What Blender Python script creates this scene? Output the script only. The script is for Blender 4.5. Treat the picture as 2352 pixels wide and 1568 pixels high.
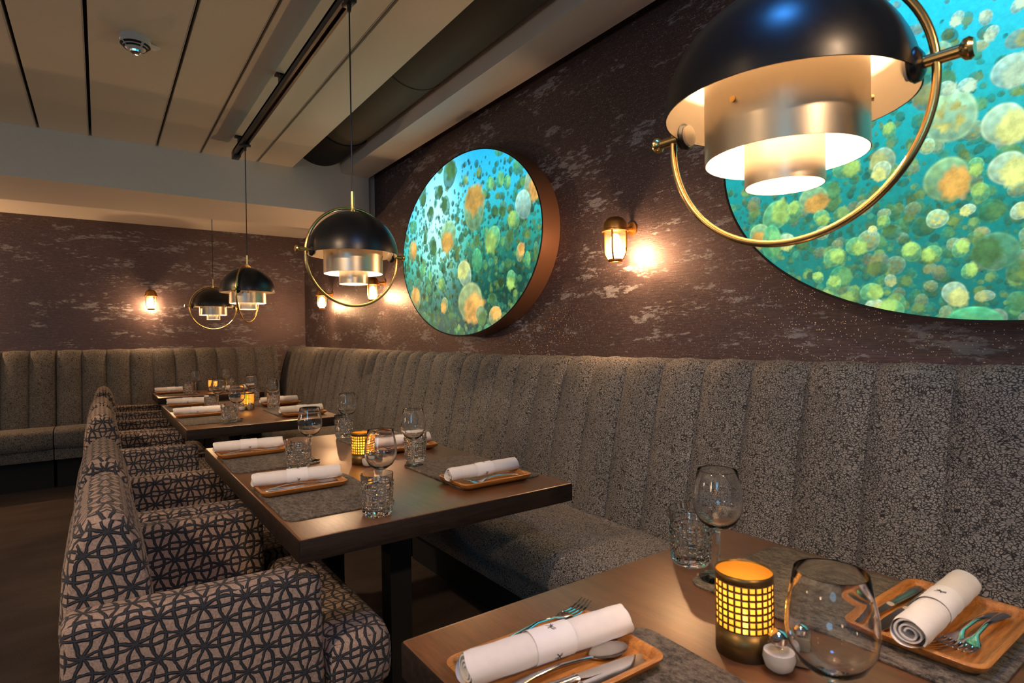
import bpy, bmesh, math, random
import numpy as np
from mathutils import Matrix, Vector
for o in list(bpy.data.objects): bpy.data.objects.remove(o)
SC = bpy.context.scene; COL = SC.collection
PI = math.pi; CZ = 1.19            # eye height above the floor

# ---------------------------------------------------------------- camera
cd = bpy.data.cameras.new('camera'); cam = bpy.data.objects.new('camera', cd); COL.objects.link(cam)
r = Vector((0.8124077790682, -0.582893149625977, -0.01513858079818637))
u = Vector((0.015238340919034178, -0.004729695325718606, 0.999872703371865))
f = Vector((0.5828905501683057, 0.812535049152487, -0.005039883258133937))
cam.matrix_world = Matrix(((r.x, u.x, -f.x, 0), (r.y, u.y, -f.y, 0), (r.z, u.z, -f.z, CZ), (0, 0, 0, 1)))
cd.sensor_width = 36; cd.lens = 20.2188; cd.clip_start = 0.02; cd.clip_end = 60
cd.dof.use_dof = True; cd.dof.focus_distance = 2.1; cd.dof.aperture_fstop = 9.0
SC.camera = cam
# ---------------------------------------------------------------- world, exposure
w = bpy.data.worlds.new('world'); SC.world = w; w.use_nodes = True
w.node_tree.nodes['Background'].inputs[0].default_value = (0.46, 0.55, 0.68, 1)
w.node_tree.nodes['Background'].inputs[1].default_value = 0.20
SC.view_settings.view_transform = 'Standard'; SC.view_settings.look = 'None'
SC.view_settings.exposure = 0.12; SC.view_settings.gamma = 1.0; SC.view_settings.use_curve_mapping = False

def light(name, kind, loc, energy, color, size=0.1, rot=None, spot=None, parent=None):
    l = bpy.data.lights.new(name, kind); l.energy = energy; l.color = color
    if kind == 'AREA': l.shape = 'DISK'; l.size = size
    else: l.shadow_soft_size = size
    if spot: l.spot_size = spot[0]; l.spot_blend = spot[1]
    o = bpy.data.objects.new(name, l); COL.objects.link(o); o.location = loc
    if rot: o.rotation_euler = rot
    if parent: o.parent = parent
    return o
def aim(a, b):
    return (Vector(b) - Vector(a)).to_track_quat('-Z', 'Y').to_euler()
# warm spots added in place of unseen room lighting beside and behind the camera
WARM = (1.0, 0.66, 0.40)
for a, b, e in (((-1.3, 0.6, 2.45), (0.9, 1.6, 0.7), 100), ((-1.3, 3.0, 2.45), (0.8, 3.6, 0.6), 100),
                ((0.2, -1.4, 2.45), (1.2, 1.4, 0.7), 95), ((-1.6, 5.0, 2.45), (0.2, 6.4, 0.6), 75)):
    light('fill_spot', 'SPOT', a, e * 1.15, (1.0, 0.66, 0.40), 0.05, aim(a, b), (1.05, 0.8))
# blue fill added behind the camera, for highlights and a cool tint
light('blue_fill_light', 'AREA', (-2.6, -1.6, CZ + .6), 12, (.18, .62, 1.0), 1.1, aim((-2.6, -1.6, CZ + .6), (.8, 1.6, 1.4)))
# unseen fill lights added on the left, without fixtures
for p in ((-2.3, -.6, 1.15), (-2.3, 1.4, 1.15), (-2.3, 3.2, 1.15)): light('fill_uplight', 'SPOT', p, 85, (1.0, .80, .60), .12, (PI, math.radians(-22), 0), (2.5, .6))  # added to brighten the ceiling, its bounce gives the ambient light
for p in ((-2.9, .4, 1.25), (-2.9, 3.4, 1.25)): light('left_fill_light', 'POINT', p, 16, (1.0, .72, .45), .15)  # weak fill added from the left, no table lamp stands here
light('bulkhead_fill_light', 'POINT', (-1.45, 6.56, CZ + .36), 40, (1.0, .55, .26), .03)  # warm light added for an orange bulkhead underside, no lantern here
# blue ceiling spot above the nearest table
light('blue_spotlight', 'AREA', (.40, .20, 2.50), 7, (.05, .32, 1.0), .22, (0, 0, 0))

# ---------------------------------------------------------------- node helpers
def mat(name):
    m = bpy.data.materials.new(name); m.use_nodes = True
    nt = m.node_tree; b = nt.nodes['Principled BSDF']
    return m, nt, b
def setp(b, **k):
    for n, v in k.items():
        n = n.replace('_', ' ')
        i = b.inputs[n]
        i.default_value = (*v, 1) if isinstance(v, tuple) and len(v) == 3 else v
def simple(name, col, rough=0.5, metal=0.0, **k):
    m, nt, b = mat(name); setp(b, Base_Color=col, Roughness=rough, Metallic=metal, **k)
    # faint procedural grain so nothing is perfectly flat
    n = nt.nodes.new('ShaderNodeTexNoise'); n.inputs['Scale'].default_value = 60
    mr = nt.nodes.new('ShaderNodeMapRange'); mr.inputs[3].default_value = max(0, rough - .04); mr.inputs[4].default_value = min(1, rough + .04)
    tc = nt.nodes.new('ShaderNodeTexCoord'); nt.links.new(tc.outputs['Object'], n.inputs['Vector'])
    nt.links.new(n.outputs[0], mr.inputs[0]); nt.links.new(mr.outputs[0], b.inputs['Roughness'])
    return m
class G:
    def __init__(s, nt): s.nt = nt
    def new(s, t, **k):
        n = s.nt.nodes.new(t)
        for a, v in k.items(): setattr(n, a, v)
        return n
    def put(s, sock, v):
        if isinstance(v, (int, float)): sock.default_value = v
        elif isinstance(v, tuple): sock.default_value = v if len(v) == len(sock.default_value) else (*v, 1)
        else: s.nt.links.new(v, sock)
    def m(s, op, a, b=0.0, c=0.0):
        n = s.new('ShaderNodeMath', operation=op); s.put(n.inputs[0], a); s.put(n.inputs[1], b)
        if op in ('MULTIPLY_ADD', 'WRAP'): s.put(n.inputs[2], c)
        return n.outputs[0]
    def noise(s, vec, scale, detail=3, rough=.5, out=0):
        n = s.new('ShaderNodeTexNoise'); s.put(n.inputs['Vector'], vec)
        n.inputs['Scale'].default_value = scale; n.inputs['Detail'].default_value = detail; n.inputs['Roughness'].default_value = rough
        return n.outputs[out]
    def mapping(s, vec, scale):
        n = s.new('ShaderNodeMapping'); s.put(n.inputs['Vector'], vec); n.inputs['Scale'].default_value = scale
        return n.outputs[0]
    def ramp(s, fac, stops):
        n = s.new('ShaderNodeValToRGB'); s.put(n.inputs[0], fac); e = n.color_ramp.elements
        while len(e) < len(stops): e.new(0.5)
        for i, (p, c) in enumerate(stops):
            e[i].position = p; e[i].color = (*c, 1) if isinstance(c, tuple) else (c, c, c, 1)
        return n.outputs[0]
    def mix(s, fac, a, b):
        n = s.new('ShaderNodeMix', data_type='RGBA'); s.put(n.inputs[0], fac); s.put(n.inputs[6], a); s.put(n.inputs[7], b)
        return n.outputs[2]
    def bump(s, h, strength, dist):
        n = s.new('ShaderNodeBump'); s.put(n.inputs['Height'], h); n.inputs['Strength'].default_value = strength; n.inputs['Distance'].default_value = dist
        return n.outputs[0]

def m_wallpaper():
    m, nt, b = mat('wallpaper'); g = G(nt)
    tc = g.new('ShaderNodeTexCoord').outputs['Object']
    v = g.mapping(tc, (1, 1, 3.4))
    big = g.noise(v, 3.4, 3, .6); fine = g.noise(v, 19, 6, .75)
    s = g.m('ADD', g.m('MULTIPLY', big, .55), g.m('MULTIPLY', fine, .6))
    patch = g.ramp(s, [(.628, 0.0), (.68, 1.0)])
    weave = g.noise(g.mapping(tc, (14, 14, 420)), 1.0, 2, .6)
    mott = g.noise(v, 30, 4, .7)
    base = g.mix(mott, (0.075, 0.062, 0.078), (0.29, 0.215, 0.215))
    base = g.mix(g.m('MULTIPLY', weave, .8), base, (0.05, 0.036, 0.046))
    col = g.mix(patch, base, (0.26, 0.26, 0.29))
    vo = g.new('ShaderNodeTexVoronoi'); g.put(vo.inputs['Vector'], tc); vo.inputs['Scale'].default_value = 230
    sp = g.m('MULTIPLY', g.m('GREATER_THAN', g.new('ShaderNodeSeparateColor').outputs[0], .9), 1)

    sepc = [n for n in nt.nodes if n.bl_idname == 'ShaderNodeSeparateColor'][0]
    nt.links.new(vo.outputs['Color'], sepc.inputs[0])
    gt = g.m('GREATER_THAN', sepc.outputs[0], .94)
    spark = g.m('MULTIPLY', gt, g.m('LESS_THAN', vo.outputs['Distance'], .30))
    col = g.mix(spark, col, (1.0, .80, .62))
    nt.links.new(col, b.inputs['Base Color'])
    nt.links.new(g.m('MULTIPLY_ADD', patch, -.5, .72), b.inputs['Metallic'])
    nt.links.new(g.m('MULTIPLY_ADD', spark, -.25, .50), b.inputs['Roughness'])
    h = g.m('ADD', weave, g.m('MULTIPLY', patch, .5))
    h = g.m('ADD', h, g.m('MULTIPLY', sepc.outputs[1], g.m('MULTIPLY', gt, 1.4)))
    nt.links.new(g.bump(h, .35, .002), b.inputs['Normal'])
    return m
def m_velvet():
    m, nt, b = mat('crackle_velvet'); g = G(nt)
    tc = g.new('ShaderNodeTexCoord').outputs['Object']
    wob = g.noise(tc, 22, 2, .5, 1)
    va = g.new('ShaderNodeVectorMath', operation='MULTIPLY_ADD'); g.put(va.inputs[0], wob); va.inputs[1].default_value = (.035, .035, .035); g.put(va.inputs[2], tc)
    v = g.mapping(va.outputs[0], (1, .78, 1.55))
    vo = g.new('ShaderNodeTexVoronoi', feature='DISTANCE_TO_EDGE'); g.put(vo.inputs['Vector'], v); vo.inputs['Scale'].default_value = 138
    line = g.ramp(vo.outputs['Distance'], [(.05, 0.0), (.17, 1.0)])
    br = g.noise(v, 60, 2, .5)
    line2 = g.m('MAXIMUM', line, g.ramp(br, [(.60, 0.0), (.66, .6)]))
    shade = g.noise(tc, 3.0, 3, .6)
    pile = g.mix(shade, (0.135, 0.132, 0.122), (0.38, 0.365, 0.335))
    col = g.mix(line2, (0.012, 0.011, 0.012), pile)
    nt.links.new(col, b.inputs['Base Color'])
    setp(b, Roughness=.75, Sheen_Weight=.10, Sheen_Roughness=.4)
    nt.links.new(g.bump(line2, .5, .003), b.inputs['Normal'])
    return m
def m_circles():
    """cut velvet with a pattern of interlocking circles (UV in metres)"""
    m, nt, b = mat('circle_cut_velvet'); g = G(nt)
    tc = g.new('ShaderNodeTexCoord').outputs['UV']
    wob = g.noise(tc, 40, 2, .5, 1)
    va = g.new('ShaderNodeVectorMath', operation='MULTIPLY_ADD'); g.put(va.inputs[0], wob); va.inputs[1].default_value = (.011, .011, 0); g.put(va.inputs[2], tc)
    sx = g.new('ShaderNodeSeparateXYZ'); g.put(sx.inputs[0], va.outputs[0])
    A, B = .080, .082; dmin = None
    x, y = sx.outputs[0], sx.outputs[1]
    for ox, oy in ((0, 0), (A / 2, B / 2)):
        xx, yy = g.m('ADD', x, ox), g.m('ADD', y, oy)
        a = g.m('ABSOLUTE', g.m('WRAP', xx, A / 2, -A / 2)); c = g.m('ABSOLUTE', g.m('WRAP', yy, B / 2, -B / 2))
        sv = g.m('MULTIPLY', g.m('ABSOLUTE', g.m('SINE', g.m('MULTIPLY', yy, PI / B))), .0135)
        sh = g.m('MULTIPLY', g.m('ABSOLUTE', g.m('SINE', g.m('MULTIPLY', xx, PI / A))), .0088)
        for q in (g.m('ABSOLUTE', g.m('SUBTRACT', a, sv)), g.m('ABSOLUTE', g.m('SUBTRACT', c, sh))):
            dmin = q if dmin is None else g.m('MINIMUM', dmin, q)
    line = g.ramp(g.m('MULTIPLY', dmin, 100), [(.27, 0.0), (.40, 1.0)])
    core = g.ramp(g.m('MULTIPLY', dmin, 100), [(.09, 1.0), (.25, 0.0)])
    obj = g.new('ShaderNodeTexCoord').outputs['Object']
    fuzz = g.ramp(g.noise(obj, 330, 4, .8), [(.32, 0.0), (.68, 1.0)]); big = g.noise(obj, 7, 2, .5)
    pile = g.mix(fuzz, (0.12, 0.075, 0.060), (0.58, 0.40, 0.32))
    pile = g.mix(g.m('MULTIPLY', big, .5), pile, (0.22, 0.20, 0.17))
    dark = g.mix(core, (0.004, 0.005, 0.008), (0.026, 0.030, 0.042))
    col = g.mix(line, dark, pile)
    nt.links.new(col, b.inputs['Base Color'])
    setp(b, Roughness=.8, Sheen_Weight=.12, Sheen_Roughness=.35)
    b.inputs['Sheen Tint'].default_value = (1, .85, .75, 1)
    nt.links.new(g.bump(g.m('ADD', line, g.m('MULTIPLY', core, .4)), .7, .004), b.inputs['Normal'])
    return m
def m_wood(name, c1, c2, rough, scale, axis=1, bump=.05):
    m, nt, b = mat(name); g = G(nt)
    tc = g.new('ShaderNodeTexCoord').outputs['Object']
    s = [scale * 10] * 3; s[axis] = scale
    n1 = g.noise(g.mapping(tc, tuple(s)), 1.0, 6, .65)
    n2 = g.noise(g.mapping(tc, tuple(x * 4 for x in s)), 1.0, 3, .6)
    fac = g.m('ADD', g.m('MULTIPLY', n1, .7), g.m('MULTIPLY', n2, .3))
    nt.links.new(g.ramp(fac, [(.34, c1), (.66, c2)]), b.inputs['Base Color'])
    nt.links.new(g.m('MULTIPLY_ADD', n2, .12, rough - .06), b.inputs['Roughness'])
    nt.links.new(g.bump(fac, bump, .002), b.inputs['Normal'])
    return m
def m_table(*a):
    m = m_wood(*a); setp(m.node_tree.nodes['Principled BSDF'], Coat_Weight=.85, Coat_IOR=1.62, Coat_Roughness=.33); return m
def m_sconce_glass():
    m = bpy.data.materials.new('ribbed_lamp_glass'); m.use_nodes = True; nt = m.node_tree; g = G(nt)
    nt.nodes.remove(nt.nodes['Principled BSDF']); out = nt.nodes['Material Output']
    t = g.new('ShaderNodeBsdfTransparent'); tl = g.new('ShaderNodeBsdfTranslucent'); tl.inputs[0].default_value = (1, .80, .52, 1)
    gl = g.new('ShaderNodeBsdfGlossy'); gl.inputs['Roughness'].default_value = .08
    a = g.new('ShaderNodeMixShader'); a.inputs[0].default_value = .10; nt.links.new(t.outputs[0], a.inputs[1]); nt.links.new(tl.outputs[0], a.inputs[2])
    b = g.new('ShaderNodeMixShader'); b.inputs[0].default_value = .06; nt.links.new(a.outputs[0], b.inputs[1]); nt.links.new(gl.outputs[0], b.inputs[2])
    nt.links.new(b.outputs[0], out.inputs[0]); return m
def m_felt():
    m, nt, b = mat('grey_felt'); g = G(nt)
    tc = g.new('ShaderNodeTexCoord').outputs['Object']
    n = g.noise(g.mapping(tc, (110, 60, 110)), 1.0, 5, .8)
    n2 = g.noise(tc, 700, 2, .5)
    col = g.ramp(g.m('ADD', g.m('MULTIPLY', n, .75), g.m('MULTIPLY', n2, .25)), [(.40, (0.012, 0.010, 0.008)), (.60, (0.17, 0.145, 0.12))])
    nt.links.new(col, b.inputs['Base Color']); setp(b, Roughness=.95, Sheen_Weight=.03)
    nt.links.new(g.bump(n, .6, .002), b.inputs['Normal'])
    return m
def m_carpet():
    m, nt, b = mat('carpet'); g = G(nt)
    tc = g.new('ShaderNodeTexCoord').outputs['Object']
    n = g.ramp(g.noise(tc, 170, 4, .8), [(.3, 0.0), (.7, 1.0)]); s = g.noise(g.mapping(tc, (2, 5, 1)), 1.2, 3, .6)
    col = g.mix(n, (0.020, 0.012, 0.009), (0.115, 0.072, 0.055))
    col = g.mix(g.ramp(s, [(.35, 0.0), (.7, .6)]), col, (0.13, 0.09, 0.07))
    nt.links.new(col, b.inputs['Base Color']); setp(b, Roughness=.95, Sheen_Weight=.04)
    nt.links.new(g.bump(n, .8, .004), b.inputs['Normal'])
    return m
def m_plaster(name, c):
    m, nt, b = mat(name); g = G(nt)
    tc = g.new('ShaderNodeTexCoord').outputs['Object']
    n = g.noise(tc, 90, 4, .6); n2 = g.noise(tc, 1.5, 3, .5)
    k = g.m('ADD', g.m('MULTIPLY', n, .12), g.m('MULTIPLY_ADD', n2, .12, .86))
    vm = g.new('ShaderNodeVectorMath', operation='SCALE'); vm.inputs[0].default_value = c; g.put(vm.inputs[3], k)
    nt.links.new(vm.outputs[0], b.inputs['Base Color']); setp(b, Roughness=.8)
    nt.links.new(g.bump(n, .08, .002), b.inputs['Normal'])
    return m
def m_thinglass():
    m = bpy.data.materials.new('clear_glass'); m.use_nodes = True; nt = m.node_tree; g = G(nt)
    nt.nodes.remove(nt.nodes['Principled BSDF']); out = nt.nodes['Material Output']
    t = g.new('ShaderNodeBsdfTransparent'); t.inputs[0].default_value = (.97, .98, .98, 1)
    gl = g.new('ShaderNodeBsdfGlossy'); gl.inputs['Roughness'].default_value = .02
    lw = g.new('ShaderNodeLayerWeight'); lw.inputs[0].default_value = .5
    fz = g.ramp(lw.outputs['Facing'], [(.0, .035), (.55, .07), (.85, .30), (1.0, .9)])
    mx = g.new('ShaderNodeMixShader'); g.put(mx.inputs[0], fz); nt.links.new(t.outputs[0], mx.inputs[1]); nt.links.new(gl.outputs[0], mx.inputs[2])
    nt.links.new(mx.outputs[0], out.inputs[0])
    return m
def m_glass(name, c=(1, 1, 1), rough=0.0, ior=1.5):
    m, nt, b = mat(name); setp(b, Base_Color=c, Roughness=rough, IOR=ior, Transmission_Weight=1.0)
    g = G(nt); n = g.noise(g.new('ShaderNodeTexCoord').outputs['Object'], 40, 2, .5)
    nt.links.new(g.bump(n, .03, .001), b.inputs['Normal'])
    return m
def m_emit(name, c, s):
    m, nt, b = mat(name); setp(b, Base_Color=(0, 0, 0), Emission_Color=c, Emission_Strength=s)
    g = G(nt); n = g.noise(g.new('ShaderNodeTexCoord').outputs['Object'], 25, 2, .5)
    nt.links.new(g.m('MULTIPLY', g.m('MULTIPLY_ADD', n, .2, .9), s), b.inputs['Emission Strength'])
    return m
def m_picture():
    m, nt, b = mat('backlit_print'); g = G(nt)
    a = g.new('ShaderNodeAttribute'); a.attribute_name = 'print'
    n = g.noise(g.new('ShaderNodeTexCoord').outputs['Object'], 55, 5, .7)
    vm = g.new('ShaderNodeVectorMath', operation='SCALE'); nt.links.new(a.outputs['Color'], vm.inputs[0]); g.put(vm.inputs[3], g.m('MULTIPLY_ADD', n, .7, .68))
    setp(b, Base_Color=(0.01, 0.01, 0.01), Roughness=.35, Emission_Strength=1.22)
    nt.links.new(vm.outputs[0], b.inputs['Emission Color'])
    return m
M = dict(
    wall=m_wallpaper(), velvet=m_velvet(), circles=m_circles(), felt=m_felt(), carpet=m_carpet(),
    table=m_table('dark_stained_wood', (0.080, 0.030, 0.010), (0.185, 0.075, 0.027), .36, 6, 1, .03),
    edge=m_wood('dark_end_grain', (0.004, 0.0025, 0.002), (0.020, 0.011, 0.008), .62, 6, 0, .1),
    teak=m_wood('teak_wood', (0.26, 0.085, 0.018), (0.56, 0.24, 0.055), .38, 14, 0, .05),
    chairleg=m_wood('reddish_wood', (0.10, 0.03, 0.012), (0.20, 0.07, 0.03), .4, 8, 2, .05),
    plaster=m_plaster('pale_plaster', (0.56, 0.52, 0.46)), soffit=m_plaster('soffit_plaster', (0.66, 0.64, 0.60)),
    panel=m_plaster('ceiling_panel', (0.74, 0.67, 0.55)), slab=m_plaster('dark_slab', (0.02, 0.018, 0.017)),
    strip=simple('dark_joint', (0.02, 0.016, 0.012), .6), white_trim=simple('pale_joint_edge', (.5, .5, .5), .5),
    black=simple('black_metal', (0.012, 0.012, 0.013), .35), matt=simple('black_matt', (0.006, 0.006, 0.006), .7),
    dome=simple('black_lacquer', (0.004, 0.005, 0.008), .34),
    cream=simple('white_lacquer_inside', (0.78, 0.70, 0.58), .5),
    brass=simple('brass', (0.78, 0.52, 0.20), .22, 1.0), steelbrass=simple('brushed_brass', (0.52, 0.46, 0.37), .36, 1.0),
    oldbrass=simple('cast_brass', (0.55, 0.27, 0.07), .42, 1.0),
    copper=simple('copper_paint', (0.25, 0.12, 0.065), .45, .5), chrome=simple('polished_steel', (0.80, 0.80, 0.80), .10, 1.0),
    satin=simple('satin_steel', (0.62, 0.60, 0.58), .28, 1.0),
    linen=m_plaster('white_linen', (0.80, 0.76, 0.73)), paper=simple('white_paper', (0.86, 0.84, 0.84), .6),
    ink=simple('black_ink', (0.01, 0.01, 0.01), .7), duct=m_plaster('duct_insulation', (0.065, 0.058, 0.042)),
    thin=m_thinglass(), lampglass=m_sconce_glass(), glass=m_glass('pressed_glass'), ribglass=m_glass('ribbed_glass', (1, .93, .8), .08, 1.2),
    gold=simple('gold_foil', (0.17, 0.105, 0.035), .38, .8), amber=None, salt=simple('salt', (0.50, 0.47, 0.44), .8), pepper=simple('ground_pepper', (0.22, 0.17, 0.11), .9),
    wax=simple('white_wax', (.8, .75, .65), .5), plastic=simple('white_plastic', (0.55, 0.55, 0.53), .4), slot=simple('dark_slot', (.01, .01, .01), .8),
    bulb=m_emit('glowing_bulb', (1.0, .70, .45), 420), filament=m_emit('lamp_globe', (1.0, .72, .36), 16), flame=m_emit('flame', (1.0, .62, .18), 14),
    picture=m_picture(), piping=simple('dark_seam', (.02, .018, .018), .8))
def _amber():
    m = bpy.data.materials.new('amber_liner'); m.use_nodes = True; nt = m.node_tree; g = G(nt)
    nt.nodes.remove(nt.nodes['Principled BSDF'])
    tr = g.new('ShaderNodeBsdfTranslucent'); tr.inputs[0].default_value = (1.0, .60, .13, 1)
    df = g.new('ShaderNodeBsdfDiffuse'); df.inputs[0].default_value = (1.0, .55, .10, 1)
    mx = g.new('ShaderNodeMixShader'); mx.inputs[0].default_value = .30; tp = g.new('ShaderNodeBsdfTransparent'); tp.inputs[0].default_value = (1, .72, .30, 1); m2 = g.new('ShaderNodeMixShader'); m2.inputs[0].default_value = .30
    nt.links.new(tr.outputs[0], mx.inputs[1]); nt.links.new(df.outputs[0], mx.inputs[2]); nt.links.new(mx.outputs[0], m2.inputs[1]); nt.links.new(tp.outputs[0], m2.inputs[2]); nt.links.new(m2.outputs[0], nt.nodes['Material Output'].inputs[0])
    return m
M['amber'] = _amber()

setp(M['edge'].node_tree.nodes['Principled BSDF'], Specular_IOR_Level=.18)
# ---------------------------------------------------------------- mesh helpers
class MB:
    def __init__(s): s.v = []; s.f = []
    def add(s, vs, fs):
        n = len(s.v); s.v += [tuple(p) for p in vs]; s.f += [tuple(i + n for i in q) for q in fs]; return s
    def box(s, x0, y0, z0, x1, y1, z1, bev=0, seg=2):
        if bev <= 0:
            vs = [(x, y, z) for z in (z0, z1) for y in (y0, y1) for x in (x0, x1)]
            return s.add(vs, [(0, 2, 3, 1), (4, 5, 7, 6), (0, 1, 5, 4), (2, 6, 7, 3), (0, 4, 6, 2), (1, 3, 7, 5)])
        b = bmesh.new(); bmesh.ops.create_cube(b, size=1)
        for v in b.verts: v.co = Vector(((x0 + x1) / 2 + v.co.x * (x1 - x0), (y0 + y1) / 2 + v.co.y * (y1 - y0), (z0 + z1) / 2 + v.co.z * (z1 - z0)))
        bmesh.ops.bevel(b, geom=list(b.edges), offset=bev, segments=seg, profile=.5, affect='EDGES')
        b.verts.index_update(); s.add([v.co for v in b.verts], [tuple(v.index for v in q.verts) for q in b.faces]); b.free(); return s
    def lathe(s, prof, n=32, c=(0, 0, 0), axis='Z', closed=False):
        """prof: list of (radius, height)"""
        vs = []; fs = []; m = len(prof)
        for i in range(n):
            a = 2 * PI * i / n
            for (rr, h) in prof:
                p = (rr * math.cos(a), rr * math.sin(a), h)
                if axis == 'X': p = (h, p[0], p[1])
                if axis == 'Y': p = (p[0], h, p[1])
                vs.append((p[0] + c[0], p[1] + c[1], p[2] + c[2]))
        for i in range(n):
            j = (i + 1) % n
            for k in range(m - 1 + (1 if closed else 0)):
                l = (k + 1) % m
                fs.append((i * m + k, j * m + k, j * m + l, i * m + l))
        return s.add(vs, fs)
    def tube(s, pts, rad, n=10, cap=True, up=(0, 0, 1), flat=1.0):
        """rad: number or list; flat squashes the section along the up direction"""
        vs = []; fs = []; N = len(pts); P = [Vector(p) for p in pts]
        for i in range(N):
            t = (P[min(i + 1, N - 1)] - P[max(i - 1, 0)]).normalized(); U = Vector(up)
            if abs(t.dot(U)) > .98: U = Vector((1, 0, 0))
            a = t.cross(U).normalized(); b = a.cross(t).normalized(); rr = rad[i] if isinstance(rad, (list, tuple)) else rad
            for k in range(n):
                an = 2 * PI * k / n; vs.append(P[i] + a * math.cos(an) * rr + b * math.sin(an) * rr * flat)
        for i in range(N - 1):
            for k in range(n):
                l = (k + 1) % n; fs.append((i * n + k, i * n + l, (i + 1) * n + l, (i + 1) * n + k))
        if cap: fs.append(tuple(range(n - 1, -1, -1))); fs.append(tuple((N - 1) * n + k for k in range(n)))
        return s.add(vs, fs)
    def prism(s, poly, z0, z1, plane='XY'):
        n = len(poly); T = {'XY': lambda a, b, c: (a, b, c), 'XZ': lambda a, b, c: (a, c, b), 'YZ': lambda a, b, c: (c, a, b)}[plane]
        vs = [T(a, b, z0) for a, b in poly] + [T(a, b, z1) for a, b in poly]
        return s.add(vs, [tuple(range(n - 1, -1, -1)), tuple(range(n, 2 * n))] + [(i, (i + 1) % n, n + (i + 1) % n, n + i) for i in range(n)])
    def rings(s, loops, cap0=True, cap1=True):
        n = len(loops[0]); vs = [p for L in loops for p in L]; fs = []
        for i in range(len(loops) - 1):
            for k in range(n):
                l = (k + 1) % n; fs.append((i * n + k, i * n + l, (i + 1) * n + l, (i + 1) * n + k))
        if cap0: fs.append(tuple(range(n - 1, -1, -1)))
        if cap1: fs.append(tuple((len(loops) - 1) * n + k for k in range(n)))
        return s.add(vs, fs)
    def xf(s, mtx):
        s.v = [tuple(mtx @ Vector(p)) for p in s.v]; return s
    def build(s, name, material, parent=None, smooth=True, angle=40, uv=False, recalc=True):
        me = bpy.data.meshes.new(name); me.from_pydata(s.v, [], s.f); me.validate()
        if recalc:
            b = bmesh.new(); b.from_mesh(me); bmesh.ops.recalc_face_normals(b, faces=b.faces); b.to_mesh(me); b.free()
        mats = material if isinstance(material, (list, tuple)) else [material]
        for mm in mats: me.materials.append(mm)
        if smooth:
            me.polygons.foreach_set('use_smooth', [True] * len(me.polygons))
            try: me.set_sharp_from_angle(angle=math.radians(angle))
            except Exception: pass
        if uv:
            l = me.uv_layers.new(name='UVMap')
            for p in me.polygons:
                nx, ny, nz = (abs(c) for c in p.normal)
                for li in p.loop_indices:
                    c = me.vertices[me.loops[li].vertex_index].co
                    l.data[li].uv = (c.x, c.z) if ny >= nx and ny >= nz else ((c.y, c.z) if nx >= nz else (c.x, c.y))
        o = bpy.data.objects.new(name, me); COL.objects.link(o)
        if parent: o.parent = parent
        return o
def rrect(x0, y0, x1, y1, rad, n=6):
    out = []
    for cx, cy, a0 in ((x1 - rad, y1 - rad, 0), (x0 + rad, y1 - rad, PI / 2), (x0 + rad, y0 + rad, PI), (x1 - rad, y0 + rad, 1.5 * PI)):
        for k in range(n + 1): a = a0 + PI / 2 * k / n; out.append((cx + rad * math.cos(a), cy + rad * math.sin(a)))
    return out
def tag(o, label=None, cat=None, group=None, kind=None):
    if label: o['label'] = label
    if cat: o['category'] = cat
    if group: o['group'] = group
    if kind: o['kind'] = kind
    return o
def thing(name, loc, rz, label, cat, group=None):
    o = bpy.data.objects.new(name, None); COL.objects.link(o); o.location = loc; o.rotation_euler = (0, 0, rz)
    o.empty_display_size = .05
    return tag(o, label, cat, group)
def struct(mb, name, material, **k):
    return tag(mb.build(name, material, **k), kind='structure')
def dup(root, loc, rz, label):
    r2 = root.copy(); COL.objects.link(r2); r2.location = loc; r2.rotation_euler = (root.rotation_euler.x, root.rotation_euler.y, rz); r2['label'] = label
    def rec(a, b):
        for ch in list(a.children):
            c = ch.copy(); COL.objects.link(c); c.parent = b; rec(ch, c)
    rec(root, r2)
    return r2
PROTO = {}
def place(key, maker, loc, rz, label):
    """first use builds the thing, every later one copies it with its parts"""
    if key in PROTO: return dup(PROTO[key], loc, rz, label)
    PROTO[key] = maker(loc, rz, label); return PROTO[key]

# ================================================================ ROOM (z is height above the floor)
XW, YW = 1.90, 6.67
X0, Y0 = -3.6, -2.6
struct(MB().box(X0, Y0, -.1, XW + .2, YW + .2, 0), 'floor', M['carpet'])
struct(MB().box(XW, Y0, 0, XW + .15, YW, CZ + 2.0 - .25), 'wall_right', M['wall'])
struct(MB().box(X0, YW, 0, XW + .15, YW + .15, CZ + 1.75), 'wall_back', M['wall'])
struct(MB().box(X0, Y0, CZ + 1.75, XW + .15, YW + .15, CZ + 1.85), 'ceiling', M['slab'])
# pale panels under the slab, with open dark joints between them
zc = CZ + 1.335; yb = 4.55
seams = [-3.6, -2.72, -2.36, -2.10, -1.73, -1.47, -1.1, -.84, -.56, -.286, -.028, .335, .596, .967, 1.222]
for i in range(len(seams) - 1):
    a, b = seams[i], seams[i + 1]
    struct(MB().box(a + .008, Y0, zc, b - .008 if i < len(seams) - 2 else b, yb, zc + .045, .002, 1), 'ceiling_panel', M['panel'])
struct(MB().box(X0, Y0, zc + .06, seams[-1] - .03, yb, zc + .08), 'ceiling_backing', M['strip'])
for x in seams[1:-1]:
    struct(MB().box(x - .0085, Y0, zc - .0015, x - .0060, yb, zc + .02), 'trim_1', M['white_trim'])
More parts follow.
